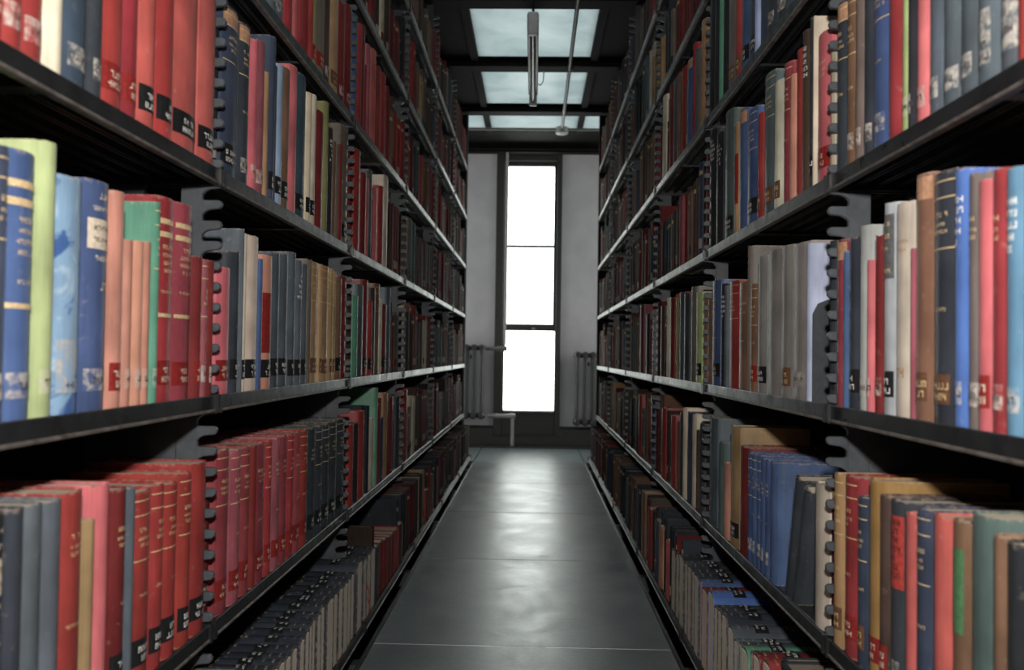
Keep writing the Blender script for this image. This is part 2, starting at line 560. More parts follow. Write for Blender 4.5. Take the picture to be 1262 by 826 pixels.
# conduit along the ceiling with a round junction box
cdt = tag(empty('electrical_conduit', (.205, 6.2, 2.40)), 'thin conduit running lengthwise under the glass ceiling to a round box', 'conduit')
MB().tube([(0, -7.3, 0), (0, .0, 0)], .011, 10).obj('pipe_run', 'conduit', cdt, 50)
MB().tube([(-.80, .02, 0), (.80, .02, 0)], .011, 10).obj('cross_pipe', 'conduit', cdt, 50)
MB().tube([(0, .02, -.035), (0, .02, -.03), (0, .02, .015), (0, .02, .02)], [.035, .045, .045, .035], 16).obj('junction_box', 'pipe', cdt, 50)
for y in (-1.28, -.37):
    MB().box(-.018, .018, y - .008, y + .008, -.013, .003).obj('pipe_clip', 'pipe', cdt)

# ================================================================== IRON UPRIGHTS
PITCH = .338 / 11
def toothed_plate():
    m = MB()
    T = .0045
    zlo, zhi = -.28, ZC - .055
    x0, xr = 0.0, .030           # tip and root of the teeth, plate body behind
    m.box(xr, .062, -T, T, zlo, zhi)
    n0 = 2
    k = int((zhi - .02) / PITCH)
    for i in range(n0, k):
        z = i * PITCH + .0125
        prof = [(xr + .001, z + .003), (xr - .003, z), (.005, z), (.0018, z - .0015), (.0, z - .005), (.0005, z - .009), (.004, z - .0125),
                (.012, z - .0135), (.020, z - .0145), (.026, z - .0175), (xr + .001, z - .023)]
        m.prism(prof, 'y', -T, T)
    return m.mesh('toothed_plate', 'grey_iron')
def rear_plate():
    m = MB()
    T = .0045
    m.box(.118, .20, -T, T, -.28, ZC - .055)
    zs = [-.28] + [LZ[l] - .03 for l in range(1, 8)]
    for l in range(1, 8):
        z0 = LZ[l] - .02
        z1 = (LZ[l + 1] - .02) if l == 2 else LZ[l] + .195
        m.box(.060, .120, -T, T, z0, min(z1, ZC - .06))
    return m.mesh('web_plate', 'grey_iron')
tp, rpm = toothed_plate(), rear_plate()
SIDE = {-1: 'piped-radiator', 1: 'ceiling-conduit'}
ORD = ['', 'first', 'second', 'third', 'fourth', 'fifth', 'sixth', 'seventh']
for sx in (-1, 1):
    for i, y in enumerate(UP):
        lab = 'comb-toothed cast-iron upright, %s from the window end, range on %s side' % (ORD[7 - i], SIDE[sx])
        u = tag(empty('shelf_upright', (sx * .450, y, 0), 0 if sx > 0 else math.pi), lab, 'upright', 'toothed uprights between the shelf bays')
        if i == 6:
            u['label'] = 'plain iron end panel closing the range on the %s side' % SIDE[sx]
            MB().box(.004, .235, -.0045, .0045, -.1, ZC - .06).obj('end_panel', 'beam_iron', u)
            MB().box(.0, .012, .0045, .010, -.1, ZC - .06).obj('edge_strip', 'grey_iron', u)
            continue
        bevel(place('toothed_plate', tp, u), .0012)
        place('web_plate', rpm, u)

# ================================================================== SHELVES
LEN = .914 - .012
def rail_mesh():
    m = MB()
    m.prism([(0, -.016), (.0045, -.016), (.0045, .003), (.0030, .0042), (.0012, .0042), (0, .003)], 'y', -LEN / 2, LEN / 2)
    return m.mesh('front_rail', 'black_iron')
def bead_mesh():
    return MB().prism([(-.001, -.0205), (.006, -.0215), (.010, -.019), (.006, -.016), (-.001, -.016), (-.0025, -.0170), (-.0025, -.0195)], 'y', -LEN / 2, LEN / 2).mesh('edge_bead', 'worn_edge')
def slat_mesh():
    w = .013
    return MB().prism([(-w, -.013), (-w, -.002), (-w + .002, 0), (w - .002, 0), (w, -.002), (w, -.013), (w - .0025, -.013), (w - .0025, -.003), (-w + .0025, -.003), (-w + .0025, -.013)], 'y', -LEN / 2 + .004, LEN / 2 - .004).mesh('slat', 'slat_iron')
def end_mesh(depth):
    return MB().box(.0045, depth, -.002, .002, -.020, .0).box(-.004, .012, -.004, .004, -.022, .005).mesh('end_plate', 'black_iron')
def bar_mesh(depth):
    return MB().box(.006, depth, -.012, .012, -.0185, -.0135).mesh('cross_bar', 'black_iron')
RAIL, SLAT, BEAD = rail_mesh(), slat_mesh(), bead_mesh()
ENDS = {.198: end_mesh(.198), .248: end_mesh(.248)}
BARS = {.198: bar_mesh(.198), .248: bar_mesh(.248)}
for sx in (-1, 1):
    for b in range(6):
        for l in range(1, 8):
            if b == 0 and l > 5:
                continue
            depth = .248 if l == 1 else .198
            s = empty('slatted_shelf', (sx * (FRONT1 if l == 1 else FRONT), (UP[b] + UP[b + 1]) / 2, LZ[l] - .004), 0 if sx > 0 else math.pi)
            lab = 'black iron slatted shelf, %s up, %s bay from window, range on %s side' % (ORD[l], ORD[6 - b], SIDE[sx])
            tag(s, lab, 'shelf', 'slatted shelves, %s from the floor' % ORD[l])
            place('front_rail', RAIL, s)
            place('edge_bead', BEAD, s)
            n = int((depth - .012) / .0305)
            for k in range(n):
                place('slat', SLAT, s, (.0225 + k * .0305, 0, 0))
            for e in (-1, 1):
                place('end_plate', ENDS[depth], s, (0, e * (LEN / 2 - .0025), 0))
            place('cross_bar', BARS[depth], s)

# books one by one: (side, shelf, bay): (place along the bay, thickness, height in mm, colour, marks)
ROWS = {
 (-1,1,1): [(26,37,174,'blue-black','U'),(65,38,172,'blue-black','U'),(105,41,168,'blue-black','U'),(149,42,164,'blue-black','U'),(193,40,160,'blue-black','U'),(235,38,156,'blue-black','U'),(277,38,156,'blue-black','U'),(319,34,159,'blue-black','U'),(356,32,162,'blue-black','U'),(390,25,163,'dark slate','U'),(418,25,165,'blue-black','U'),(446,34,167,'blue-black','U'),(483,35,171,'blue-black','U'),(529,59,170,'blue-black','U'),(597,39,166,'dark slate','U'),(639,42,166,'blue-black','U'),(685,45,164,'blue-black','U'),(733,37,163,'blue-black','U'),(773,36,164,'blue-black','U'),(838,58,175,'dark slate','U')],
 (-1,1,2): [(9,37,165,'blue-black','U'),(50,46,166,'blue-black','U'),(104,58,167,'blue-black','U'),(190,69,149,'dark slate','p'),(270,54,149,'dark red','p'),(330,57,142,'dark red','p'),(394,60,135,'dark red','p'),(461,64,130,'dark red','p'),(532,61,130,'red','p'),(614,69,132,'umber','p')],
 (-1,1,3): [(416,69,130,'dark red','p'),(575,69,171,'brown','p'),(756,69,178,'brown','p')],
 (-1,1,4): [(136,69,182,'dark slate','p'),(702,69,161,'red','p')],
 (-1,2,0): [(397,27,260,'black','c'),(426,26,259,'dark slate','p'),(453,32,258,'slate','p'),(487,31,256,'slate','p'),(519,46,259,'red','g'),(568,17,222,'tan','p'),(589,32,257,'pink','p'),(623,33,247,'dark red','gk'),(659,11,244,'slate','p'),(672,49,235,'red','gk'),(724,36,236,'red','gk'),(763,45,231,'red','gk'),(810,38,239,'red','gk'),(852,54,247,'red','k')],
 (-1,2,1): [(37,54,253,'rose red','gd'),(95,45,247,'rose','gd'),(143,48,246,'rose red','gd'),(193,15,246,'dark red','p'),(209,64,246,'rose red','gd'),(276,33,245,'crimson','gd'),(313,40,245,'rose','gd'),(357,45,245,'rose red','gd'),(405,37,244,'crimson','gd'),(447,55,244,'rose red','gd'),(506,51,242,'red','gd'),(565,55,242,'dark slate','gk'),(624,59,241,'dark slate','gk'),(688,63,240,'dark slate','gk'),(756,68,241,'dark slate','gk'),(829,78,242,'dark slate','gk')],
 (-1,2,2): [(60,57,216,'red','p'),(123,48,216,'black','p'),(183,67,245,'red','p'),(330,69,213,'cream','p'),(412,29,302,'green','p'),(449,37,252,'dark red','p'),(497,55,204,'navy','p'),(568,69,278,'tan','p'),(683,69,263,'dark red','p'),(832,69,253,'dark slate','p')],
 (-1,2,3): [(101,69,272,'red','p')],
 (-1,3,0): [(388,23,252,'navy','gw'),(413,48,255,'blue','Gw'),(463,29,274,'light green','w'),(494,55,248,'sky blue','WM'),(551,52,255,'blue','cw'),(605,28,252,'peach','d'),(635,21,200,'peach','w'),(657,23,202,'peach','w'),(682,20,204,'peach','w'),(705,16,257,'green','gw'),(723,55,269,'crimson','Gd'),(780,60,271,'rose red','Gd'),(841,22,205,'dark red','d'),(865,23,204,'rose','gw'),(889,17,204,'dark red','w')],
 (-1,3,1): [(18,56,200,'pink','d'),(76,34,230,'dark slate','k'),(113,6,271,'slate','p'),(122,25,265,'cream','k'),(149,58,267,'cream','k'),(210,15,233,'blue','p'),(229,56,243,'peach','rk'),(289,49,254,'slate','k'),(342,52,258,'slate','k'),(398,40,268,'slate','k'),(442,40,257,'slate','xk'),(487,34,254,'slate','k'),(522,29,268,'taupe','p'),(555,72,267,'tan','gb'),(630,19,268,'tan','gb'),(653,61,268,'tan','gb'),(717,35,268,'tan','gb'),(755,32,266,'tan','gb'),(793,48,256,'brown','k'),(845,62,264,'dark red','p')],
 (-1,3,2): [(77,54,225,'green','p'),(135,69,258,'slate','p'),(210,69,278,'dark red','k'),(283,43,223,'red','k'),(331,58,265,'umber','p'),(393,67,282,'brown','g'),(465,40,241,'cream','p'),(517,63,228,'dark red','k'),(589,51,285,'slate','p')],
 (-1,4,0): [(381,15,273,'crimson','d'),(397,30,278,'red','w'),(428,39,280,'red','w'),(470,21,287,'cream','p'),(492,51,278,'navy','w'),(544,27,286,'dark slate','w'),(573,49,246,'red','d'),(624,38,265,'crimson','d'),(665,43,287,'coral','k'),(709,48,274,'red','k'),(762,80,285,'coral','k'),(844,62,250,'coral','k')],
 (-1,4,1): [(23,68,268,'navy','Tgk'),(92,49,267,'dark slate','Tgw'),(143,35,259,'pink','w'),(179,39,271,'rose','w'),(220,21,228,'tan','p'),(242,29,302,'navy','k'),(273,8,256,'dark slate','p'),(283,45,266,'pale blue','k'),(331,50,277,'brown','k'),(382,51,298,'pink','p'),(434,65,300,'teal','k'),(501,29,280,'cream','k'),(531,34,285,'cream','k'),(571,63,264,'dark red','p'),(641,33,302,'olive','p'),(686,40,256,'black','x'),(727,33,236,'brown','p'),(762,29,237,'taupe','p'),(792,23,242,'dark red','p'),(826,80,302,'taupe','k')],
 (-1,4,2): [(70,69,280,'red','p'),(152,58,234,'dark red','p'),(217,38,229,'coral','p'),(256,45,263,'slate','p'),(325,69,229,'pink','p'),(420,69,250,'red','p'),(514,69,302,'cream','p')],
 (-1,5,1): [(225,43,266,'slate','w'),(270,56,256,'slate','w'),(332,43,269,'crimson','p'),(378,35,270,'pink','p'),(416,38,245,'crimson','p'),(455,34,254,'dark red','p'),(491,32,257,'red','p'),(525,39,286,'olive','d'),(566,63,279,'taupe','d'),(634,53,252,'umber','w'),(692,76,280,'tan','b'),(777,60,251,'dark red','w'),(839,66,272,'dark red','w')],
 (-1,5,2): [(16,44,283,'blue','p'),(70,47,280,'red','p'),(118,55,298,'dark red','p'),(186,52,267,'rose','p'),(261,69,282,'coral','p'),(359,55,264,'red','p'),(441,64,271,'red','p')],
 (1,1,1): [(123,55,200,'red','U'),(182,49,192,'dark red','U'),(234,21,184,'dark slate','U'),(259,54,176,'green','U'),(318,24,170,'dark slate','U'),(347,28,166,'slate','U'),(380,47,177,'slate','U'),(431,44,186,'dark slate','U'),(480,35,182,'dark slate','U'),(520,36,177,'dark slate','U'),(561,54,193,'bright blue','U'),(621,59,183,'dark red','U'),(687,27,188,'blue','U'),(719,50,190,'blue-black','U'),(775,36,187,'blue-black','U'),(816,42,188,'blue-black','U'),(863,39,185,'blue-black','U')],
 (1,1,2): [(5,58,186,'dark slate','U'),(81,44,177,'blue-black','U'),(139,58,171,'blue-black','U'),(256,68,165,'coral','p'),(387,68,179,'peach','p'),(481,65,182,'slate','p'),(628,68,193,'red','p'),(789,68,221,'brown','p')],
 (1,1,3): [(10,69,196,'dark slate','p'),(147,69,196,'umber','p'),(381,69,196,'navy','p')],
 (1,2,0): [(429,28,245,'black','p'),(459,16,247,'brown','p'),(478,49,259,'green slate','p'),(530,37,244,'brown','n'),(570,36,242,'coral','p'),(611,33,243,'navy','g'),(647,29,231,'coral','p'),(679,37,240,'dark slate','Rw'),(719,22,241,'umber','d'),(745,43,255,'ochre','d'),(793,30,226,'navy','gb'),(826,42,248,'crimson','gd'),(872,35,245,'tan','gb')],
 (1,2,1): [(28,64,218,'cream','p'),(288,38,220,'blue','p'),(331,28,219,'blue','gw'),(363,29,219,'blue','gw'),(396,27,220,'blue','gw'),(427,28,219,'blue','gw'),(460,30,218,'blue','gw'),(497,65,225,'dark red','p'),(570,77,260,'tan','k'),(656,55,170,'peach','p'),(720,36,213,'green slate','p'),(797,83,262,'slate','p')],
 (1,2,2): [(47,38,236,'dark slate','p'),(97,34,215,'umber','p'),(143,47,253,'cream','p'),(202,69,254,'navy','p'),(283,47,262,'cream','p'),(338,56,245,'dark slate','p'),(401,58,215,'brown','p'),(483,69,226,'red','p'),(669,69,238,'red','p')],
 (1,2,3): [(47,69,265,'navy','p'),(393,69,252,'red','p')],
 (1,3,0): [(407,23,245,'pink','w'),(432,26,250,'steel blue','xw'),(460,21,254,'crimson','gw'),(484,22,249,'pink','d'),(508,22,261,'taupe','gw'),(533,23,270,'bright blue','xw'),(559,50,276,'dark slate','gb'),(612,39,283,'brown','Tb'),(653,6,203,'rose','p'),(660,46,260,'cream','t'),(709,29,267,'pale grey','Kk'),(741,25,232,'dark red','w'),(769,12,202,'pink','w'),(783,36,250,'pale grey','w'),(822,36,239,'dark slate','k'),(861,8,225,'blue','p'),(871,35,243,'rose red','T')],
 (1,3,1): [(110,13,257,'pale lavender','p'),(126,83,264,'grey','w'),(213,59,269,'grey','b'),(280,83,271,'grey','p'),(372,63,269,'grey','k'),(439,43,221,'brown','gd'),(487,16,302,'taupe','p'),(506,83,232,'brown','g'),(601,83,242,'red','g'),(695,16,237,'slate','p'),(715,48,244,'black','x'),(768,83,258,'blue','gk'),(857,46,217,'brown','p')],
 (1,3,2): [(5,32,238,'brown','p'),(81,67,245,'light green','k'),(174,58,268,'taupe','p'),(260,67,253,'dark slate','p'),(353,58,265,'slate','p'),(432,47,253,'olive','p'),(522,67,261,'dark red','p'),(620,43,266,'cream','p'),(735,67,247,'umber','p')],
 (1,3,3): [(9,69,243,'pale grey','Tb'),(199,69,238,'black','p'),(391,69,284,'dark red','p')],
 (1,4,0): [(419,18,288,'red','p'),(439,36,276,'slate','W'),(477,36,287,'slate','W'),(516,33,254,'slate','w'),(552,35,275,'slate','w'),(589,27,269,'slate','w'),(618,32,288,'pink','Tw'),(653,9,258,'black','w'),(664,24,284,'light green','w'),(691,33,289,'crimson','p'),(727,49,254,'blue','gw'),(778,28,254,'dark slate','w'),(808,23,284,'taupe','w'),(834,35,245,'brown','gw'),(870,37,250,'dark slate','gT')],
 (1,4,1): [(27,57,236,'pink','gd'),(89,6,278,'cream','p'),(98,14,280,'dark slate','k'),(115,36,271,'umber','x'),(154,38,254,'red','p'),(196,24,222,'peach','p'),(223,45,255,'rose red','gp'),(270,50,239,'cream','b'),(324,73,274,'green slate','gb'),(399,28,215,'red','b'),(442,77,241,'blue','gk'),(534,55,263,'blue','T'),(594,30,249,'tan','r'),(654,77,298,'green slate','k'),(761,63,273,'black','x'),(830,77,302,'black','x')],
 (1,5,1): [(200,55,260,'slate','w'),(259,57,275,'dark slate','w'),(319,55,245,'dark slate','w'),(378,53,272,'navy','p'),(435,19,258,'pale blue','p'),(458,62,247,'navy','k'),(524,59,251,'blue','k'),(586,36,252,'red','b'),(633,78,261,'taupe','b'),(723,41,251,'black','p'),(769,32,258,'green','p'),(806,41,285,'black','p'),(852,54,302,'black','p')],
 (1,5,2): [(52,54,289,'tan','p'),(111,34,230,'taupe','p'),(151,40,246,'slate','p'),(197,37,279,'crimson','p'),(255,69,258,'blue','T'),(353,69,268,'red','p'),(435,51,275,'brown','p'),(494,69,277,'slate','p'),(583,69,290,'dark red','p'),(728,69,297,'cream','p')],
}

# ================================================================== BOOKS
HEX = {'crimson': '982a30', 'red': '9e302a', 'cream': 'd8c9ae', 'navy': '3a4557', 'dark slate': '363c44', 'slate': '525b63', 'coral': 'c8594f',
       'pink': 'd0656a', 'rose': 'a3525a', 'rose red': '9a3a43', 'tan': 'b08a5c', 'pale blue': '93a9c6', 'brown': '7d5a42', 'teal': '3c5563',
       'dark red': '78201f', 'olive': '8f8a55', 'black': '24262a', 'taupe': '74665c', 'blue': '435a86', 'light green': 'a4b878', 'sky blue': '86a8cc',
       'peach': 'cc8a70', 'green': '5f9f7d', 'umber': '4d3a30', 'green slate': '4f6260', 'pale grey': 'a9abab', 'bright blue': '4a6fb5',
       'steel blue': '5c84a6', 'ochre': '9f7d3f', 'grey': '86827e', 'blue-black': '30363f', 'pale lavender': 'a8b2cc'}
def cloth(name):
    c = srgb(HEX[name])
    g = .3 * c[0] + .55 * c[1] + .15 * c[2]
    return tuple(x * .88 + g * .12 + .006 for x in c)
LETTERS = {
 'g': ('gilt title lines', ), 'G': ('broad gilt title lines', )}

def book_profile(t, D):
    """half-round case seen from above: outer and inner outline, spine at x = 0"""
    s = min(.20 * t, .0075)
    h = t / 2
    n = 6 if t > .02 else 4
    out = [(D, -h), (s + .010, -h), (s + .006, -h + .0009), (s + .002, -h + .0003)]
    for i in range(n + 1):
        y = -h + t * i / n
        yy = max(-h + .0002, min(h - .0002, y))
        out.append((s * (y / h) ** 2, yy))
    out += [(s + .002, h - .0003), (s + .006, h - .0009), (s + .010, h), (D, h)]
    w = min(.0024, t * .15)
    inn = []
    for x, y in out:
        k = (h - w) / h
        inn.append((min(max(x + (w if x < s + .009 else 0), w), D), y * k))
    return out, inn, s, w

def cover_mesh(t, h, D, rng, worn=0.0):
    out, inn, s, w = book_profile(t, D)
    N = len(out)
    zt = [h] * N
    if worn:
        for i in range(3, N - 3):
            zt[i] = h - rng.uniform(0, .0035) * worn
    v = [(x, y, 0) for x, y in out] + [(out[i][0], out[i][1], zt[i]) for i in range(N)]
    v += [(x, y, 0) for x, y in inn] + [(inn[i][0], inn[i][1], zt[i] - .0004) for i in range(N)]
    f = []
    for i in range(N - 1):
        f.append((i, i + 1, N + i + 1, N + i))
        f.append((2 * N + i + 1, 2 * N + i, 3 * N + i, 3 * N + i + 1))
        f.append((N + i, N + i + 1, 3 * N + i + 1, 3 * N + i))
        f.append((i + 1, i, 2 * N + i, 2 * N + i + 1))
    for a in (0, N - 1):
        f.append((a, N + a, 3 * N + a, 2 * N + a))
    m = MB(); m.v, m.f = v, f
    return m.mesh('cover', 'cloth', 35)

def spine_strip(t, z0, z1, off, a=-.94, b=.94, n=6):
    s = min(.20 * t, .0075); h = t / 2
    m = MB()
    for z in (z0, z1):
        for i in range(n + 1):
            u = a + (b - a) * i / n
            m.v.append((s * u * u - off, h * u, z))
    for i in range(n):
        m.f.append((i, i + 1, n + 2 + i, n + 1 + i))
    return m

def glyphs(m, t, lines, off, rng, a=-.7, b=.7):
    """rows of worn, unreadable lettering as small strokes lying on the spine; lines = (z, letter height)"""
    s = min(.20 * t, .0075); h = t / 2
    def quad(u0, u1, z0, z1):
        n = len(m.v)
        for z in (z0, z1):
            for u in (u0, u1):
                m.v.append((s * u * u - off, h * u, z))
        m.f.append((n, n + 1, n + 3, n + 2))
    for z, ch in lines:
        cw = ch * .62 / h
        span = b - a
        k = max(2, int(span * rng.uniform(.6, 1.0) / (cw * 1.35)))
        u = -k * cw * 1.35 / 2
        for i in range(k):
            if rng.random() < .12:
                u += cw * 1.35; continue
            sw = cw * .28
            quad(u, u + sw, z, z + ch)
            r = rng.random()
            if r < .6:
                quad(u + cw - sw, u + cw, z + (0 if r < .4 else ch * .5), z + ch)
            if r > .2:
                zz = z + rng.choice((0, .4, .78)) * ch
                quad(u + sw, u + cw - (sw if r < .6 else 0), zz, zz + ch * .22)
            u += cw * 1.35
    return m

FEAT = [('k', 'black spine label'), ('R', 'scarlet title panel'), ('n', 'green title panel'), ('K', 'dark title panel'), ('c', 'cream title block'), ('x', 'white lettering'), ('T', 'pale top band'), ('t', 'tan letters'),
        ('d', 'dark red spine label'), ('b', 'brown spine label'), ('W', 'torn white label'), ('w', 'worn pale label'), ('r', 'red patch'), ('G', 'broad gilt lines'), ('g', 'gilt title')]

def make_book(t, h, col, st, rng):
    root = empty('book', (0, 0, 0))
    up = 'U' in st
    D = rng.uniform(.150, .178) if not up else h
    H = h if not up else rng.uniform(.215, .235)
    c = cloth(col)
    k = rng.uniform(.9, 1.1)
    c = tuple(min(1, max(0, x * k * rng.uniform(.95, 1.05))) for x in c)
    worn = rng.choice((0, .3, .6, 1.0)) if col in ('red', 'pink', 'dark red', 'rose', 'brown', 'sky blue', 'taupe', 'umber') else rng.choice((0, 0, .4))
    cv = place('cover', cover_mesh(t, H, D, rng, worn), root)
    cv.color = (*c, 1)
    if 'M' in st:
        cv.data.materials[0] = M['cloth_mottled']
    out, inn, s, w = book_profile(t, D)
    MB().box(s + w + .0005, D - .003, -(t / 2 - w - .0002), t / 2 - w - .0002, .0012 if up else .003, H - .0032).obj('page_block', 'pages_light' if up else 'pages', root)
    if up:
        # call number and title stand near the tail end of the spine
        l0 = .045 + rng.uniform(-.004, .004)
        lb = spine_strip(t, l0, l0 + .026, .0004).obj('spine_label', 'black_label', root)
        glyphs(MB(), t, [(l0 + .004, .005), (l0 + .014, .006)], .0008, rng).obj('call_number', 'white_ink', lb)
        glyphs(MB(), t, [(l0 + .06, .005), (l0 + .07, .004), (.012, .003), (.03, .002)], .0005, rng).obj('title_lettering', 'gold', root)
        return root, D, H
    z0 = .024 + rng.uniform(-.002, .002)
    lowlab = {'k': ('black_label', 'white_ink'), 'd': ('red_label', 'cream_label'), 'b': ('brown_label', 'gold'), 'w': ('worn_label', 'dark_ink'), 'W': ('worn_label', 'dark_ink')}
    for q, (mt, ink) in lowlab.items():
        if q in st:
            z1 = z0 + (.032 if q != 'w' else .024)
            if q == 'W':
                z1 = z0 + .055
            a = -.94 if q in 'kd' else rng.uniform(-.9, -.6)
            b = .94 if q in 'kd' else rng.uniform(.6, .9)
            lb = spine_strip(t, z0, z1, .0004, a, b).obj('spine_label', mt, root)
            lb.color = (*c, 1)
            glyphs(MB(), t, [(z0 + .004, .0075), (z0 + .0155, .0075)] if q != 'w' else [(z0 + .008, .007)], .0008, rng).obj('call_number', ink, lb)
            break
    if 'g' in st:
        zt = H - .05
        lines = [(zt, .0055), (zt - .010, .004), (zt - .018, .0045)]
        if rng.random() < .6:
            lines.append((H * .45, .004))
        glyphs(MB(), t, lines, .0006, rng).obj('title_lettering', 'gold', root)
        if rng.random() < .7:
            for z in (H - .012, H - .030, H - .085):
                spine_strip(t, z, z + .0014, .0005).obj('gilt_rule', 'gold', root)
    if 'G' in st:
        for z, d in ((H - .035, .007), (H - .052, .007), (H * .42, .005)):
            spine_strip(t, z, z + d, .0005, -.9, .9).obj('gilt_band', 'gold', root)
        glyphs(MB(), t, [(H - .068, .006), (H - .078, .005), (H - .088, .005), (H - .098, .005), (H - .125, .004)], .0006, rng).obj('title_lettering', 'gold', root)
    if 'c' in st:
        lb = spine_strip(t, H - .075, H - .042, .0004, -.75, .85).obj('title_block', 'cream_label', root)
        glyphs(MB(), t, [(H - .055, .006), (H - .067, .005)], .0008, rng).obj('title_lettering', 'dark_ink', lb)
        glyphs(MB(), t, [(H - .020, .007), (H - .033, .005), (H - .088, .006), (H - .120, .009)], .0006, rng).obj('title_lettering', 'cream_label', root)
    if 'x' in st:
        glyphs(MB(), t, [(H - .035 - .011 * i, .0065) for i in range(5)], .0006, rng, -.85, .85).obj('title_lettering', 'white_ink', root)
    if 't' in st:
        glyphs(MB(), t, [(H - .05, .005), (H - .06, .005), (.05, .012)], .0006, rng).obj('title_lettering', 'tan_label', root)
    if 'T' in st:
        lb = spine_strip(t, H - .030, H - .004, .0004, -.97, .97).obj('top_band', 'tan_label', root)
    if 'R' in st:
        lb = spine_strip(t, H - .105, H - .018, .0004, -.93, .93).obj('title_panel', 'scarlet_label', root)
        glyphs(MB(), t, [(H - .030 - .0105 * i, .0075) for i in range(7)], .0008, rng, -.85, .85).obj('title_lettering', 'dark_ink', lb)
    if 'K' in st:
        lb = spine_strip(t, H - .095, H - .015, .0004, -.93, .93).obj('title_panel', 'grey_label', root)
        glyphs(MB(), t, [(H - .03, .006), (H - .045, .006), (H - .06, .005), (H - .088, .005)], .0008, rng).obj('title_lettering', 'gold', lb)
    if 'n' in st:
        spine_strip(t, H - .115, H - .028, .0004, -.6, .9).obj('title_panel', 'green_label', root)
    if 'r' in st:
        spine_strip(t, H * .28, H * .72, .0004, -.85, .9).obj('title_panel', 'red_label', root)
    return root, D, H

def set_pose(root, sx, l, y, t, D, up, tilt=0.0, back=0.0):
    zs = LZ[l] - .004
    fx = (FRONT1 if l == 1 else FRONT) + .0030 + back
    if up:
        # spine uppermost, tail end to the aisle
        R = Matrix(((0, 0, sx), (0, sx, 0), (-1, 0, 0))).to_4x4()     # local x -> down, local z -> into the shelf
        if R.determinant() < 0:
            R = Matrix(((0, 0, sx), (0, -sx, 0), (-1, 0, 0))).to_4x4()
        root.matrix_world = Matrix.Translation((sx * fx, y, zs + D)) @ R
    else:
        R = Matrix.Rotation(0 if sx > 0 else math.pi, 4, 'Z')
        T = Matrix.Rotation(tilt, 4, 'X')
        dz = t / 2 * abs(math.sin(tilt))
        root.matrix_world = Matrix.Translation((sx * fx, y, zs + dz)) @ T @ R

def size_word(t, h, up):
    if up:
        return ''
    if t < .018: return 'thin '
    if t > .068: return 'thick '
    if h > .272: return 'tall '
    if h < .212: return 'short '
    return ''

rng = random.Random(3)
OCC = {}
MADE = []
for (sx, l, b), row in ROWS.items():
    for i, (y, t, h, col, st) in enumerate(row):
        t_, h_ = t / 1000, h / 1000
        bk, D, H = make_book(t_ - .0006, h_, col, st, rng)
        yc = UP[b] + (y + t / 2) / 1000
        set_pose(bk, sx, l, yc, t_, D, 'U' in st, 0, rng.uniform(0, .004))
        OCC.setdefault((sx, l, b), []).append((y / 1000, (y + t) / 1000))
        prv = row[i - 1][3] if i else None
        nxt = row[i + 1][3] if i + 1 < len(row) else None
        feats = [f for q, f in FEAT if q in st][:1]
        size = size_word(t_, h_, 'U' in st)
        lab = col + ' book'
        if 'U' in st:
            lab += ' lying spine up'
        elif feats:
            lab += ' with ' + feats[0]
        if prv and nxt:
            lab += (' among %s books' % prv) if prv == nxt else ' between %s and %s books' % (prv, nxt)
        else:
            lab += ' next to %s book' % (prv or nxt)
        lab += ', %s shelf up' % ORD[l] if l > 1 else ', bottom shelf'
        if len(lab.split()) > 16:
            lab = lab.replace(' spine label', ' label')
        if len(lab.split()) > 16 and feats:
            lab = lab.replace(' with ' + feats[0].replace(' spine label', ' label'), '')
        if len((size + lab).split()) <= 16:
            lab = size + lab
        MADE.append((bk, lab, (sx, l, b), i))
        tag(bk, lab, 'book', 'single books on the %s shelf up' % ORD[l])

# look-alikes in a row: say which of the run, counted from the window end
NUM = ['', 'first', 'second', 'third', 'fourth', 'fifth', 'sixth', 'seventh', 'eighth', 'ninth', 'tenth', 'eleventh', 'twelfth', 'thirteenth', 'fourteenth', 'fifteenth', 'sixteenth']
CNT = ['', 'one', 'two', 'three', 'four', 'five', 'six', 'seven', 'eight', 'nine', 'ten', 'eleven', 'twelve', 'thirteen', 'fourteen', 'fifteen', 'sixteen']
seen = {}
for rec in MADE:
    seen.setdefault(rec[1], []).append(rec)
for lab, recs in seen.items():
    if len(recs) < 2:
        continue
    for bk, _, key, i in recs:
        row = ROWS[key]; col = row[i][3]
        a = i
        while a > 0 and row[a - 1][3] == col: a -= 1
        e = i
        while e + 1 < len(row) and row[e + 1][3] == col: e += 1
        n, k = e - a + 1, e - i + 1
        if 2 <= n <= 16:
            bk['label'] = '%s book, %s of %s alike side by side from window end, %s shelf' % (col, NUM[k], CNT[n], ORD[key[1]] if key[1] > 1 else 'bottom')

seen = {}
for bk, _, key, i in MADE:
    seen.setdefault(bk['label'], []).append((bk, key))
for lab, recs in seen.items():
    if len(recs) > 1:
        for bk, key in recs:
            two = lab + (', radiator side' if key[0] < 0 else ', conduit side')
            if len(two.split()) <= 16:
                bk['label'] = two
# a red ribbon hangs out of one of the spine-up volumes
for bk, _, key, i in MADE:
    if key == (-1, 1, 2) and i == 0:
        m = MB()
        P = [(.070, -.004), (.085, -.010), (.105, -.008), (.125, -.013), (.145, -.010)]
        for x, z in P:
            m.v += [(x, -.007, z), (x, .006, z - .001)]
        for q in range(len(P) - 1):
            m.f.append((2 * q, 2 * q + 1, 2 * q + 3, 2 * q + 2))
        rb_ = m.obj('ribbon_marker', 'scarlet_label', bk)
        sd = rb_.modifiers.new('thickness', 'SOLIDIFY'); sd.thickness = .0012
        rb_['label'] = 'red ribbon marker hanging from the page edges'

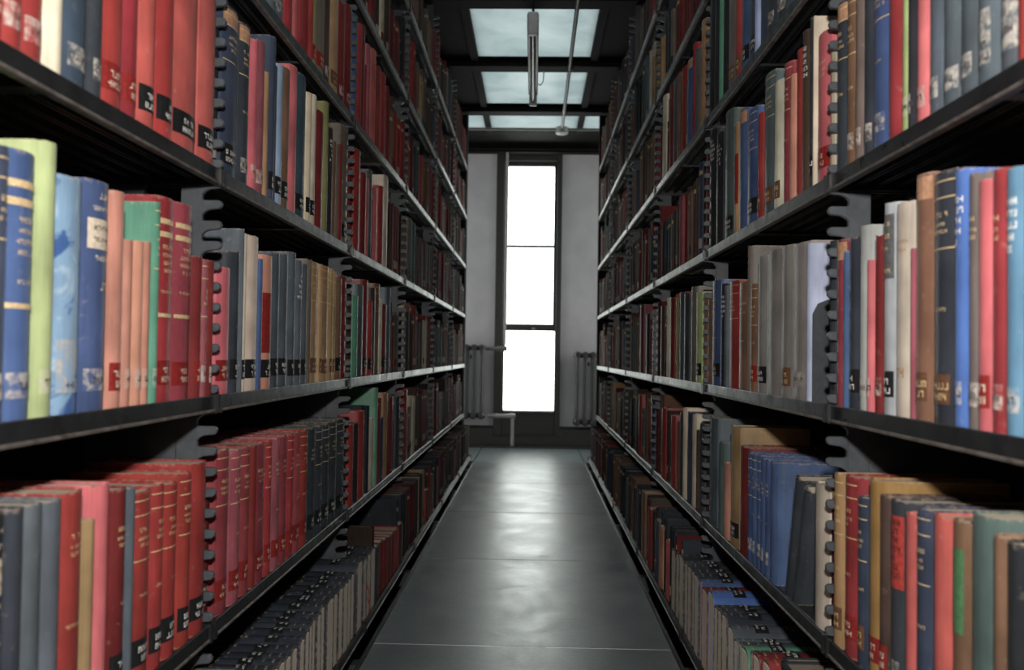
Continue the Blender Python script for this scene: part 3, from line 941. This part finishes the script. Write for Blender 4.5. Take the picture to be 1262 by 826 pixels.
# two dark books slumped against the cream one, and a black book support
for y, t, h, tl in ((.165, .030, .205, .30), (.205, .028, .215, .26)):
    bk, D, H = make_book(t, h, 'dark slate', 'p', rng)
    set_pose(bk, 1, 2, UP[1] + y + .02, t, D, False, tl, .004)
    tag(bk, 'dark slate book slumped sideways, %s, second shelf up' % ('leaning on the cream book' if tl > .28 else 'leaning on another slumped book'), 'book', 'slumped books on the second shelf up')
OCC[(1, 2, 1)].append((.09, .29))
be = tag(empty('book_support', (.462, UP[1] + .100, LZ[3] - .004)), 'small black metal book support standing beside the grey volumes', 'book support')
m = MB()
zz = .165
m.prism([(0, 0), (.10, 0), (.10, zz), (.022, zz), (.008, zz - .006), (0, zz - .022)], 'y', -.0012, .0012)
m.obj('upright_plate', 'bookend', be)
MB().box(0, .10, -.06, -.0012, 0, .0012).obj('foot_plate', 'bookend', be)
OCC[(1, 3, 1)].append((.03, .118))

# ------------------------------------------------------------------ the rest of the rows: past the count of single books, one object
def row_book(V_, F_, C_, sx, y, t, h, D, fx, zs, col, lab, rng):
    s = min(.20 * t, .006); hh = t / 2; n = 3
    prof = [(D, -hh), (s + .004, -hh)] + [(s * (u * u), hh * u) for u in (-.9, -.35, .35, .9)] + [(s + .004, hh), (D, hh)]
    zl = [0, .025, .052, h - .035, h - .024, h]
    base = len(V_); k = len(prof)
    for z in zl:
        for px, py in prof:
            V_.append((sx * (fx + px), y + py, zs + z))
    bandc = lab or col
    gilt = (.45, .33, .18) if rng.random() < .3 else col
    for q in range(5):
        for i in range(k - 1):
            F_.append((base + q * k + i, base + q * k + i + 1, base + (q + 1) * k + i + 1, base + (q + 1) * k + i))
            spine = 2 <= i <= 4
            C_.append(bandc if (q == 1 and spine) else (gilt if (q == 3 and spine) else col))
    # top: rim of the boards and sunk page edges
    top = base + 5 * k
    w = min(.0025, t * .2)
    b2 = len(V_)
    inn = [(D, -hh + w), (s + .004, -hh + w), (s + .004, hh - w), (D, hh - w)]
    for dz in (0, -.003):
        for px, py in inn:
            V_.append((sx * (fx + px), y + py, zs + h + dz))
    F_ += [(top, top + 1, b2 + 1, b2), (top + k - 2, top + k - 1, b2 + 3, b2 + 2), (top + 1, top + 2, top + 3, top + 4, top + 5, top + 6, b2 + 2, b2 + 1)]
    C_ += [col] * 3
    F_ += [(b2, b2 + 1, b2 + 5, b2 + 4), (b2 + 1, b2 + 2, b2 + 6, b2 + 5), (b2 + 2, b2 + 3, b2 + 7, b2 + 6)]
    C_ += [col] * 3
    pg = rng.uniform(.7, 1.1)
    F_.append((b2 + 4, b2 + 5, b2 + 6, b2 + 7)); C_.append((.33 * pg, .26 * pg, .19 * pg))

PAL = [('dark red', .26), ('red', .07), ('brown', .13), ('umber', .20), ('dark slate', .12), ('black', .06), ('taupe', .06), ('slate', .04), ('tan', .03), ('navy', .03), ('cream', .01), ('green slate', .02), ('rose', .02)]
rb = random.Random(21)
PAL_LOW = [('dark slate', .28), ('brown', .16), ('umber', .20), ('black', .12), ('dark red', .10), ('navy', .05), ('tan', .05), ('taupe', .06)]
def pick(pal):
    r = rb.random() * sum(w for _, w in pal)
    for n_, w in pal:
        r -= w
        if r <= 0:
            return n_
    return 'umber'
V_, F_, C_ = [], [], []
count = 0
for sx in (-1, 1):
    for b in range(6):
        for l in range(1, 8):
            if b == 0 and l > 5:
                continue
            occ = sorted(OCC.get((sx, l, b), []))
            near = b < 2 and occ
            gaps, cur = [], .006
            for a, e in occ:
                if a - cur > .012 and (not near or cur < .01 or a - cur > .05):
                    gaps.append((cur, a - .001))
                cur = max(cur, e + .001)
            if .908 - cur > .012:
                gaps.append((cur, .908))
            zs = LZ[l] - .004
            run_c, run_h, left = None, 0, 0
            for a, e in gaps:
                y = a
                while e - y > .009:
                    if left <= 0:
                        run_c = pick(PAL_LOW if l == 1 else PAL); left = rb.choice((1, 1, 1, 2, 3, 5)); run_h = rb.uniform(.195, .275)
                        if l == 1: run_h = min(run_h, .215)
                        run_t = rb.uniform(.018, .052)
                    left -= 1
                    t = min(run_t * rb.uniform(.85, 1.15), e - y)
                    if e - y - t < .012:
                        t = e - y
                    t = min(t, .07)
                    h = run_h * rb.uniform(.985, 1.01)
                    c = cloth(run_c); kk = rb.uniform(.45, .9)
                    c = tuple(x * kk for x in c)
                    lab = rb.choice((None, None, (.02, .02, .02), (.30, .25, .20), (.13, .02, .02)))
                    row_book(V_, F_, C_, sx, UP[b] + y + t / 2, t - .001, h, rb.uniform(.14, .175), (FRONT1 if l == 1 else FRONT) + .007 + rb.uniform(0, .012), zs, c, lab, rb)
                    count += 1
                    y += t
me = bpy.data.meshes.new('rows_of_books')
me.from_pydata(V_, [], F_)
ca = me.color_attributes.new('cloth', 'FLOAT_COLOR', 'CORNER')
buf = []
for poly, c in zip(me.polygons, C_):
    buf += [c[0], c[1], c[2], 1.0] * poly.loop_total
ca.data.foreach_set('color', buf)
bm = bmesh.new(); bm.from_mesh(me)
bmesh.ops.recalc_face_normals(bm, faces=bm.faces)
bm.to_mesh(me); bm.free()
me.materials.append(M['cloth_rows'])
ro = link(bpy.data.objects.new('rows_of_books', me))
tag(ro, 'dim rows of dark red and brown cloth books filling the farther shelves', 'books', None, 'stuff')

for o in bpy.data.objects:
    if o.parent is not None and o.name.split('.')[0] in ('title_lettering', 'call_number'):
        o['kind'] = 'stuff'
print('single books', sum(len(r) for r in ROWS.values()), 'row books', count)
